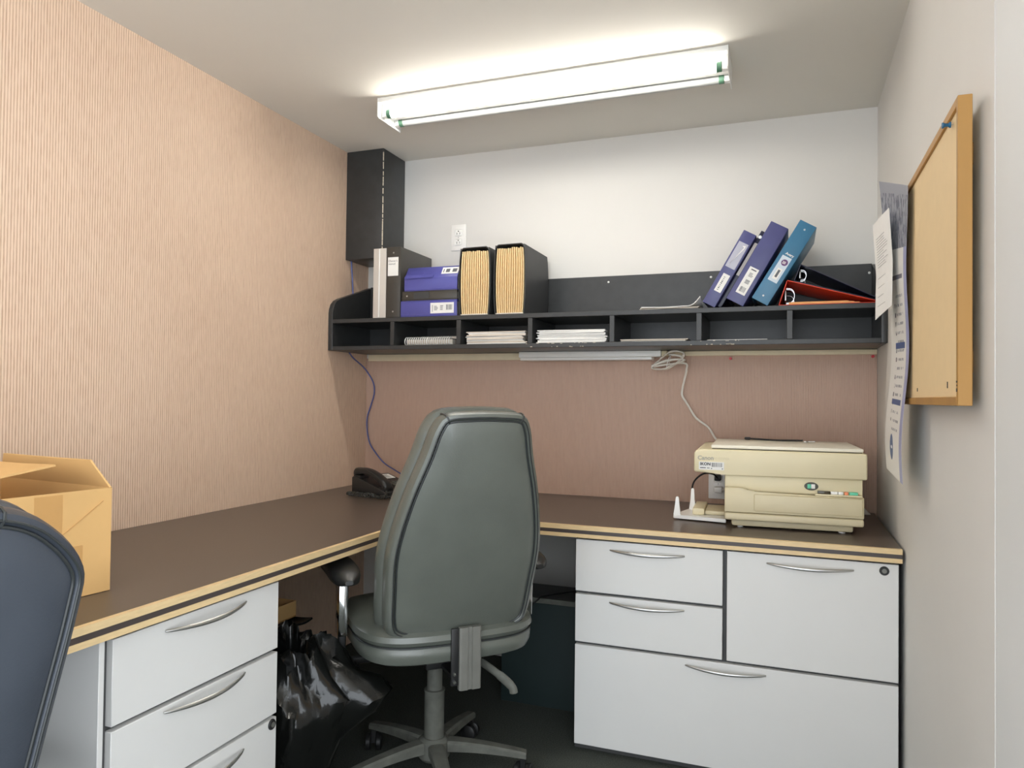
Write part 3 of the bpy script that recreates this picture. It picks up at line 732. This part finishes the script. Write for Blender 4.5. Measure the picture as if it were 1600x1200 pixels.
# ------------------------------------------------------------------ cardboard box on the left desk
bx = thing('cardboard_box', 'open brown cardboard box with raised flaps on the left desk', 'cardboard box', (-1.336, 1.158, DESK+.0006), math.radians(-6))
BL, BD, BH, tk = .50, .40, .216, .004      # length to -y, depth to -x
def wallp(name, x0, x1, y0, y1): return ob(name, B().box(x0, x1, y0, y1, 0, BH, .0008, 1), M_kraft, bx)
wallp('front_side', -tk, 0, -BL, 0); wallp('back_side', -BD, -BD+tk, -BL, 0); wallp('end_side', -BD+tk+.0002, -tk-.0002, -tk, 0); wallp('end_side', -BD+tk+.0002, -tk-.0002, -BL, -BL+tk)
ob('bottom', B().box(-BD+tk+.0002, -tk-.0002, -BL+tk+.0002, -tk-.0002, .0002, .004), M_kraftin, bx, smooth=False)
def flap(name, p0, p1, dirv, ln, seg=6, curl=.0, notch=0.):
    p0, p1, dv_ = Vector(p0), Vector(p1), Vector(dirv).normalized(); n_ = (p1-p0).normalized().cross(dv_)
    def fn(u, v):
        q = p0 + (p1-p0)*(u + notch*v*(.5-u)*2) + dv_*(ln*v) + n_*curl*math.sin(v*PI/2)*math.sin(u*2.2+.4)
        return q
    return ob(name, B().sheet(fn, 12, seg, .004), M_kraft, bx)
flap('flap', (-BD-.004, -BL, BH), (-BD-.004, 0, BH), (-.25, 0, -1), .17)
flap('flap', (-BD+.004, -.002, BH), (-.003, -.002, BH), (0, -.30, 1), .060, curl=.003, notch=.10)
flap('flap', (-.012, -BL+.004, BH), (-BD+.01, -BL+.004, BH), (0, .95, .13), .40, curl=.006, notch=.06)
ob('tape', B().box(-.0005, .0006, -.160, -.105, .090, BH-.004), M_tape, bx, smooth=False)
ob('tape', B().box(-.0005, .0006, -.115, -.062, .02, .105), M_tape, bx, smooth=False)
tp = ob('tape_strand', B().tube([(.0008, -.150, .105), (.001, -.095, .138), (.0008, -.02, .190)], .0009, 5), M_tape, bx)

# cartons and bags under the left desk
ct = thing('carton', 'closed brown carton on the floor under the left desk', 'cardboard box', (-1.66, 1.80, 0))
ob('carton_body', B().box(-.17, .15, -.20, .175, .001, .392, .003, 1), M_kraft, ct); ob('tape', B().box(-.03, .03, -.201, .1755, .3921, .3926), M_tape, ct, smooth=False)
def lump(u, v):
    x = -1.84 + .36*u; y = 1.60 + .47*v
    return (x, y, 0.409 + .008*math.sin(9*u+4*v) + .006*math.sin(17*v-5*u) )
tag(ob('folded_bag', B().sheet(lump, 24, 24, .006), M_bag), 'folded black plastic bag between carton and tray under the desk', 'bag')
ty = thing('carton_tray', 'shallow open brown tray stacked on the carton under the desk', 'cardboard tray', (-1.665, 1.80, .428))
ob('bottom', B().box(-.155, .160, -.20, .215, 0, .004), M_kraftin, ty, smooth=False)
for x0, x1, y0, y1 in ((.156, .160, -.20, .215), (-.155, -.151, -.20, .215), (-.1508, .1558, .211, .215), (-.1508, .1558, -.20, -.196)):
    ob('side', B().box(x0, x1, y0, y1, .0042, .052, .0008, 1), M_kraft, ty)
wbn = thing('waste_bin', 'black bin liner bag slumped over a waste bin by the pedestal', 'waste bin', (-1.31, 1.695, 0))
ob('bin', B().lathe([(0, .002), (.095, .002), (.10, .01), (.115, .30), (.112, .30), (.097, .014), (0, .012)], 28), M_plastic, wbn)
NB = 96; rings = []
lev = [(.006, .112, 0, 0), (.06, .118, .0, .0), (.14, .132, .01, .0), (.22, .146, .025, .005), (.29, .156, .04, .01), (.335, .160, .045, .01), (.36, .146, .042, .010), (.385, .128, .036, .008), (.42, .110, .032, .005), (.455, .096, .03, .004), (.478, .086, .03, .003), (.470, .07, .03, .003), (.43, .06, .03, .003), (.38, .05, .03, .003)]
for li, (z, r, ox, oy) in enumerate(lev):
    ring = []
    f = min(1, max(0, (z-.05)/.35))
    for k_ in range(NB):
        a = 2*PI*k_/NB
        fold = (.020*f)*(math.sin(7*a+li*.5) * .55 + .5*math.sin(13*a+1.7*li) + .45*abs(math.sin(4.5*a+li*.35)))
        tip = .115*math.exp(-((a-.28)**2)/.10)*math.exp(-((z-.325)**2)/.0040)
        rr = r + fold + tip + random.uniform(-.003, .003)*f
        zz = z + (.018*f*math.sin(3*a+.6) + .010*f*math.sin(8*a+2*li) + random.uniform(-.003, .003)*f if li > 2 else 0)
        ring.append((ox + rr*math.cos(a), oy + rr*math.sin(a), max(.004, zz)))
    rings.append(ring)
ob('bag_liner', B().rings(rings), M_bag, wbn, ang=60, label='glossy crumpled black plastic liner')

# ------------------------------------------------------------------ chairs
def half_to_outline(h):
    """list of (half width, z) from top to bottom -> closed outline"""
    return [(w_, z_) for w_, z_ in h] + [(-w_, z_) for w_, z_ in reversed(h)]

def office_chair(label, loc, heading, outline_h, z0, rec, off, M_l, star, arms=True, seat_z=.418):
    o = thing('office_chair', label, 'chair', loc, heading)
    ol = smooth_closed(half_to_outline(outline_h), 112); t_ = math.tan(rec)
    def mp(s_, z_, dep): return Vector((s_, -off-(z_-z0)*t_ + dep + .35*s_*s_, z_))
    def lay(L): return [[mp(s_, z_, dep) for s_, z_ in inset_soft(ol, ins)] for ins, dep in L]
    ob('back_shell', B().rings(lay([(.026, .010), (.0235, .002), (.016, -.005), (.008, -.001), (.003, .010), (0, .026), (.002, .044), (.010, .054), (.03, .056)])), M_l, o)
    ob('back_panel', B().rings(lay([(.0262, .012), (.0275, .001), (.038, -.003), (.065, -.006), (.105, -.008)])), M_l, o)
    ob('piping', B().tube(lay([(.0255, .000)])[0], .0026, 6, closed=True), M_piping, o)
    ob('piping', B().tube(lay([(.0175, -.0055)])[0], .0020, 6, closed=True), M_piping, o)
    ol2 = ol
    ob('front_cushion', B().rings(lay([(.020, .0565), (.006, .058), (-.006, .070), (-.010, .090), (-.004, .112), (.012, .128), (.045, .140), (.10, .142)])), M_l, o)
    # corner seams across the roll
    top = max(z_ for w_, z_ in outline_h); wtop = outline_h[1][0]
    for sx in (-1, 1):
        i0 = min(range(len(ol)), key=lambda i: math.dist(ol[i], (sx*wtop, outline_h[1][1])))
        pts = [mp(*inset(ol, a)[i0], d_) for a, d_ in ((.026, -.002), (.016, -.0065), (.007, -.002), (.002, .010), (-.0015, .028), (.0, .046))]
        ob('seam', B().tube(pts, .0022, 6), M_piping, o)
    # seat
    sq = []
    for k_ in range(96):
        a = 2*PI*k_/96; c_, s_ = math.cos(a), math.sin(a)
        sq.append((.262*math.copysign(abs(c_)**.55, c_), .015 + .258*math.copysign(abs(s_)**.55, s_)))
    def seat(L): return [[Vector((x, y, z_ + .018*max(0, (y-.12)/.15)**2*-1)) for x, y in inset_soft(sq, i_)] for i_, z_ in L]
    z = seat_z
    ob('seat_base', B().rings(seat([(.07, z), (.03, z+.003), (.010, z+.012), (.002, z+.028), (.0, z+.046), (.006, z+.056), (.03, z+.058)])), M_l, o)
    ob('seat_cushion', B().rings(seat([(.02, z+.0585), (.004, z+.062), (-.004, z+.074), (.0, z+.088), (.018, z+.100), (.05, z+.106), (.11, z+.110), (.16, z+.111)])), M_l, o)
    ob('seat_piping', B().tube(seat([(.0015, z+.0595)])[0], .0026, 6, closed=True), M_piping, o)
    # mechanism
    ob('seat_plate', B().box(-.10, .10, -.10, .12, z-.014, z-.0005, .002), M_plastic, o)
    ob('tilt_mechanism', B().box(-.055, .055, -.09, .10, z-.062, z-.0145, .006), M_plastic, o)
    yb = -off-(z0-z0)*t_ - .006
    sx0 = .018
    sup = [(-.031, yb-.022), (-.026, yb-.026), (-.008, yb-.026), (-.006, yb-.022), (.004, yb-.022), (.006, yb-.026), (.026, yb-.026), (.031, yb-.022), (.031, yb-.009), (-.031, yb-.009)]
    bs = ob('back_support', B().prism([(p_[0]+sx0, p_[1]) for p_ in sup], 'z', z-.062, z0+.005), M_steelgrey, o)
    ob('support_plate', B().box(-.034, -.0135, yb-.016, yb-.008, z-.050, z0+.002, .001), M_plastic, o)
    ob('support_arm', B().box(-.010, .040, yb-.008, -.0905, z-.058, z-.046, .002), M_plastic, o)
    for zz in (z-.018, z-.040): ob('bolt', B().lathe([(0, -.003), (.0045, -.003), (.005, 0), (0, 0)], 10, (-.025, yb-.0162, zz), 'y'), M_chrome, o)
    ob('lever', B().tube(curve3([(.056, -.06, z-.03), (.075, -.11, z-.024), (.090, -.165, z-.030), (.125, -.215, z-.055), (.150, -.240, z-.080), (.155, -.246, z-.10)], 6), [.008]*6+[.010]*6+[.012]*6+[.014]*6+[.013]*6+[.006], 10, flat=.7), M_dusty, o)
    ob('gas_lift', B().lathe([(0, z-.0625), (.023, z-.0625), (.023, z-.13), (.0235, z-.15), (.0315, z-.152), (.0315, z-.156), (.030, z-.16), (.030, .085), (0, .085)], 28), M_dusty, o)
    ob('hub', B().lathe([(0, .125), (.034, .125), (.046, .115), (.048, .07), (.040, .06), (0, .06)], 28), M_dusty, o)
    for k_ in range(5):
        a = star + k_*2*PI/5 - heading
        rings_ = []
        for i in range(9):
            f = i/8; r_ = .044 + .236*f; hw = .024-.008*f; zt_ = .118-.030*f**1.6; hh = .030-.012*f
            ca, sa = math.cos(a), math.sin(a)
            rings_.append([(r_*ca - w_*sa, r_*sa + w_*ca, z_) for w_, z_ in ((-hw, zt_-hh), (hw, zt_-hh), (hw, zt_-.006), (hw*.7, zt_), (-hw*.7, zt_), (-hw, zt_-.006))])
        ob('leg', B().rings(rings_), M_dusty, o)
        cxk, cyk = .272*math.cos(a), .272*math.sin(a)
        cs = B()
        R = Matrix.Translation((cxk, cyk, 0)) @ Matrix.Rotation(a+.7*k_, 4, 'Z')
        for sx in (-1, 1):
            cs.rings([[R @ Vector((sx*.017 + dx, .026*q*math.cos(b_), .0265 + .026*q*math.sin(b_))) for b_ in [2*PI*j/18 for j in range(18)]] for dx, q in ((-.009, .85), (-.006, 1), (.006, 1), (.009, .85))])
        cs.box(-.007, .007, -.008, .008, .024, .074, M=R)
        ob('caster', cs, M_plastic, o)
    if arms:
        for sx in (-1, 1):
            pr = []
            for i in range(13):
                f = i/12; y = -.130 + .30*f; e = abs(2*f-1); q = (1-e**5)**.5 if e < 1 else .15
                q = max(q, .25)
                pr.append([(sx*.288 + .044*q*math.copysign(abs(math.cos(b_))**.7, math.cos(b_)), y, .652 - .012*e**2 + .024*q*math.copysign(abs(math.sin(b_))**.7, math.sin(b_))) for b_ in [2*PI*j/16 for j in range(16)]])
            p_ = ob('arm_pad', B().rings(pr), M_softblk, o)
            ob('arm_post', B().prism([(-.048, .470), (.0, .470), (.006, .62), (-.055, .62)], 'x', sx*.288-.013, sx*.288+.013, .004, 2), M_chrome, o)
            ob('arm_bracket', B().tube(curve3([(sx*.286, -.024, .476), (sx*.285, -.022, z-.012), (sx*.26, -.02, z-.0265), (sx*.115, -.02, z-.028)], 5), .012, 8, flat=.6), M_plastic, o)
    return o
mainh = [(.04, 1.116), (.108, 1.108), (.136, 1.072), (.156, 1.0), (.188, .90), (.211, .80), (.220, .72), (.216, .63), (.210, .545), (.192, .505), (.140, .484), (.05, .474)]
office_chair('tall-backed dark leather office chair pulled up at the desk corner', (-1.0, 2.02, 0), math.radians(44), mainh, .52, math.radians(17), .23, M_leather, math.radians(90))
sech = [(.035, 1.010), (.120, 1.002), (.170, .984), (.206, .957), (.231, .930), (.247, .905), (.253, .880), (.249, .845), (.242, .80), (.231, .74), (.220, .68), (.205, .60), (.186, .555), (.13, .538), (.04, .532)]
office_chair('rounded blue-black leather office chair cut off at the left edge', (-1.255, .59, 0), math.radians(80), sech, .6, math.radians(8), .24, M_leather2, math.radians(20), arms=False)

# ------------------------------------------------------------------ bulletin board, poster, note
bd = thing('bulletin_board', 'tan bulletin board in golden wood frame on the right wall', 'board', (0, 0, 0))
BX0, BX1, BY0, BY1, BZ0, BZ1 = .272, .2945, 1.45, 2.20, 1.146, 1.684
ob('board_face', B().box(BX0+.005, BX1-.002, BY0+.012, BY1-.012, BZ0+.016, BZ1-.016), M_cork, bd, smooth=False)
ob('frame_side', B().box(BX0, BX1, BY0, BY0+.0119, BZ0, BZ1, .001, 1), M_frame, bd); ob('frame_side', B().box(BX0, BX1, BY1-.0119, BY1, BZ0, BZ1, .001, 1), M_frame, bd)
ob('frame_rail', B().box(BX0, BX1, BY0+.0121, BY1-.0121, BZ1-.0158, BZ1, .001, 1), M_frame, bd); ob('frame_rail', B().box(BX0, BX1, BY0+.0121, BY1-.0121, BZ0, BZ0+.0158, .001, 1), M_frame, bd)
for y_, z_ in ((BY0+.1, BZ1-.08), (BY1-.15, BZ1-.08), (BY0+.1, BZ0+.08), (BY1-.15, BZ0+.08)):
    ob('wall_spacer', B().box(BX1, XR-.0005, y_-.02, y_+.02, z_-.02, z_+.02), M_frame, bd, smooth=False)
for y_, z_, h_ in ((1.90, 1.176, .008), (1.56, 1.178, .012)):
    ob('staple', B().box(BX0+.0040, BX0+.0056, y_, y_+.004, z_, z_+h_), M_dark, bd, smooth=False)
b = B(); b.box(BX0-.0006, BX0+.0005, BY0+.003, BY0+.010, 1.186, 1.189).box(BX0-.0006, BX0+.0005, BY0+.003, BY0+.010, 1.170, 1.176).box(BX0-.0006, BX0+.0005, BY0+.003, BY0+.008, 1.180, 1.1825)
ob('frame_marking', b, M_dark, bd, smooth=False)
pushpin('blue pushpin in the near top corner of the bulletin board', (BX0+.0048, 1.515, 1.655), (0, -PI/2, 0), M_bluepin)

def poster_mat():
    m = bpy.data.materials.new('printed_poster'); m.use_nodes = True; nt = m.node_tree; p = nt.nodes['Principled BSDF']; p.inputs['Roughness'].default_value = .45
    uv = nt.nodes.new('ShaderNodeUVMap'); sp = nt.nodes.new('ShaderNodeSeparateXYZ'); nt.links.new(uv.outputs[0], sp.inputs[0])
    def rng(sock, a, b_):
        g1 = nt.nodes.new('ShaderNodeMath'); g1.operation = 'GREATER_THAN'; g1.inputs[1].default_value = a; nt.links.new(sock, g1.inputs[0])
        g2 = nt.nodes.new('ShaderNodeMath'); g2.operation = 'LESS_THAN'; g2.inputs[1].default_value = b_; nt.links.new(sock, g2.inputs[0])
        x = nt.nodes.new('ShaderNodeMath'); x.operation = 'MULTIPLY'; nt.links.new(g1.outputs[0], x.inputs[0]); nt.links.new(g2.outputs[0], x.inputs[1]); return x.outputs[0]
    def mul(a, b_):
        x = nt.nodes.new('ShaderNodeMath'); x.operation = 'MULTIPLY'; nt.links.new(a, x.inputs[0]); nt.links.new(b_, x.inputs[1]); return x.outputs[0]
    U, V = sp.outputs[0], sp.outputs[1]
    cur = None
    def over(mask, colr):
        nonlocal cur
        mx = nt.nodes.new('ShaderNodeMix'); mx.data_type = 'RGBA'; mx.inputs['B'].default_value = lin(colr)
        if cur is None: mx.inputs['A'].default_value = lin((232, 231, 226))
        else: nt.links.new(cur, mx.inputs['A'])
        nt.links.new(mask, mx.inputs['Factor']); cur = mx.outputs['Result']
    over(rng(U, .87, 1.1), (158, 162, 196))                       # lilac margin strip
    ln = nt.nodes.new('ShaderNodeTexWave'); ln.bands_direction = 'Y'; ln.inputs['Scale'].default_value = 10; nt.links.new(uv.outputs[0], ln.inputs['Vector'])
    nz = nt.nodes.new('ShaderNodeTexNoise'); nz.inputs['Scale'].default_value = 22; nt.links.new(uv.outputs[0], nz.inputs['Vector'])
    tx = mul(rng(ln.outputs['Fac'], .80, 2), rng(nz.outputs['Fac'], .47, 2))
    over(mul(mul(tx, rng(U, .40, .76)), rng(V, .16, .66)), (150, 152, 158))
    over(mul(mul(rng(ln.outputs['Fac'], .5, 2), rng(U, .30, .36)), mul(rng(V, .2, .62), rng(nz.outputs['Fac'], .5, 2))), (60, 64, 76))
    over(mul(rng(V, .462, .484), rng(U, .28, .80)), (64, 88, 138))
    over(mul(rng(V, .262, .282), rng(U, .28, .80)), (64, 88, 138))
    over(mul(rng(V, .700, .715), rng(U, .28, .80)), (110, 110, 122))
    # oval emblem near the foot
    def sub(s_, c_, k_):
        a = nt.nodes.new('ShaderNodeMath'); a.operation = 'SUBTRACT'; a.inputs[1].default_value = c_; nt.links.new(s_, a.inputs[0])
        b_ = nt.nodes.new('ShaderNodeMath'); b_.operation = 'MULTIPLY'; b_.inputs[1].default_value = k_; nt.links.new(a.outputs[0], b_.inputs[0]); return mul(b_.outputs[0], b_.outputs[0])
    ad = nt.nodes.new('ShaderNodeMath'); nt.links.new(sub(U, .42, 1/.10), ad.inputs[0]); nt.links.new(sub(V, .105, 1/.048), ad.inputs[1])
    over(rng(ad.outputs[0], -1, 1), (58, 92, 140))
    mk = nt.nodes.new('ShaderNodeMath'); nt.links.new(sub(U, .43, 1/.05), mk.inputs[0]); nt.links.new(sub(V, .105, 1/.006), mk.inputs[1])
    over(rng(mk.outputs[0], -1, 1), (220, 226, 232))
    # backlit upper curl: its shade painted in grey, dark print blotches over it
    n4 = nt.nodes.new('ShaderNodeTexNoise'); n4.inputs['Scale'].default_value = 24; nt.links.new(uv.outputs[0], n4.inputs['Vector'])
    over(rng(V, .80, 1.1), (146, 148, 158)); over(mul(rng(V, .80, .97), rng(n4.outputs['Fac'], .52, 2)), (84, 88, 104))
    nt.links.new(cur, p.inputs['Base Color']); return m
M_poster = poster_mat()
def poster(u, v):                                        # u: far edge 0 -> near edge 1 ; v: foot 0 -> top 1
    z = .965 + .70*v + .085*(1-u)*v**3 - .012*(1-v)*(u)
    y = 2.305 - .325*u - .03*v + .02*(1-v)*(u-.5)
    x = .262 - .004*math.sin(6*v+1.2) - .004*math.sin(11*v) + .0
    cv_ = max(0, (v-.62)/.38)
    x -= .035*cv_**1.5*(1-u)**1.3
    y -= .07*cv_**2*(1-u)
    return (x, y, z)
tag(ob('poster', B().sheet(poster, 14, 40, .0006), M_poster), 'long narrow printed poster hanging off the far end of the board', 'poster')
nt_ = thing('paper_note', 'curled white printed note hanging in front of the poster', 'paper', (0, 0, 0))
def note(u, v):
    z = 1.388 + .245*v + .010*u
    k_ = (v-.45)
    return (.2235 + .0225*u - .008*k_ - .010*abs(k_) , 2.235 - .150*u - .02*v - .012*math.sin(PI*u), z - (.012*(1-u) if v < .02 else 0))
ob('sheet', B().sheet(note, 8, 14, .0006), M_paper, nt_)
b = B()
def on_note(u, v): return Vector(note(u, v)) + Vector((-.0007, -.0007, 0))
for i in range(16):
    v0 = .50 + .45*i/16 if i < 12 else .08 + .1*(i-12)
    u1 = random.uniform(.5, .8) if i < 12 else random.uniform(.4, .6)
    pts = [on_note(.15 + (u1-.15)*j/5, v0) for j in range(6)]
    b.tube(pts, .0006, 4)
M_lines = mat('pale_grey_print', (176, 176, 176), .8)
ob('print_lines', b, M_lines, nt_, smooth=False)
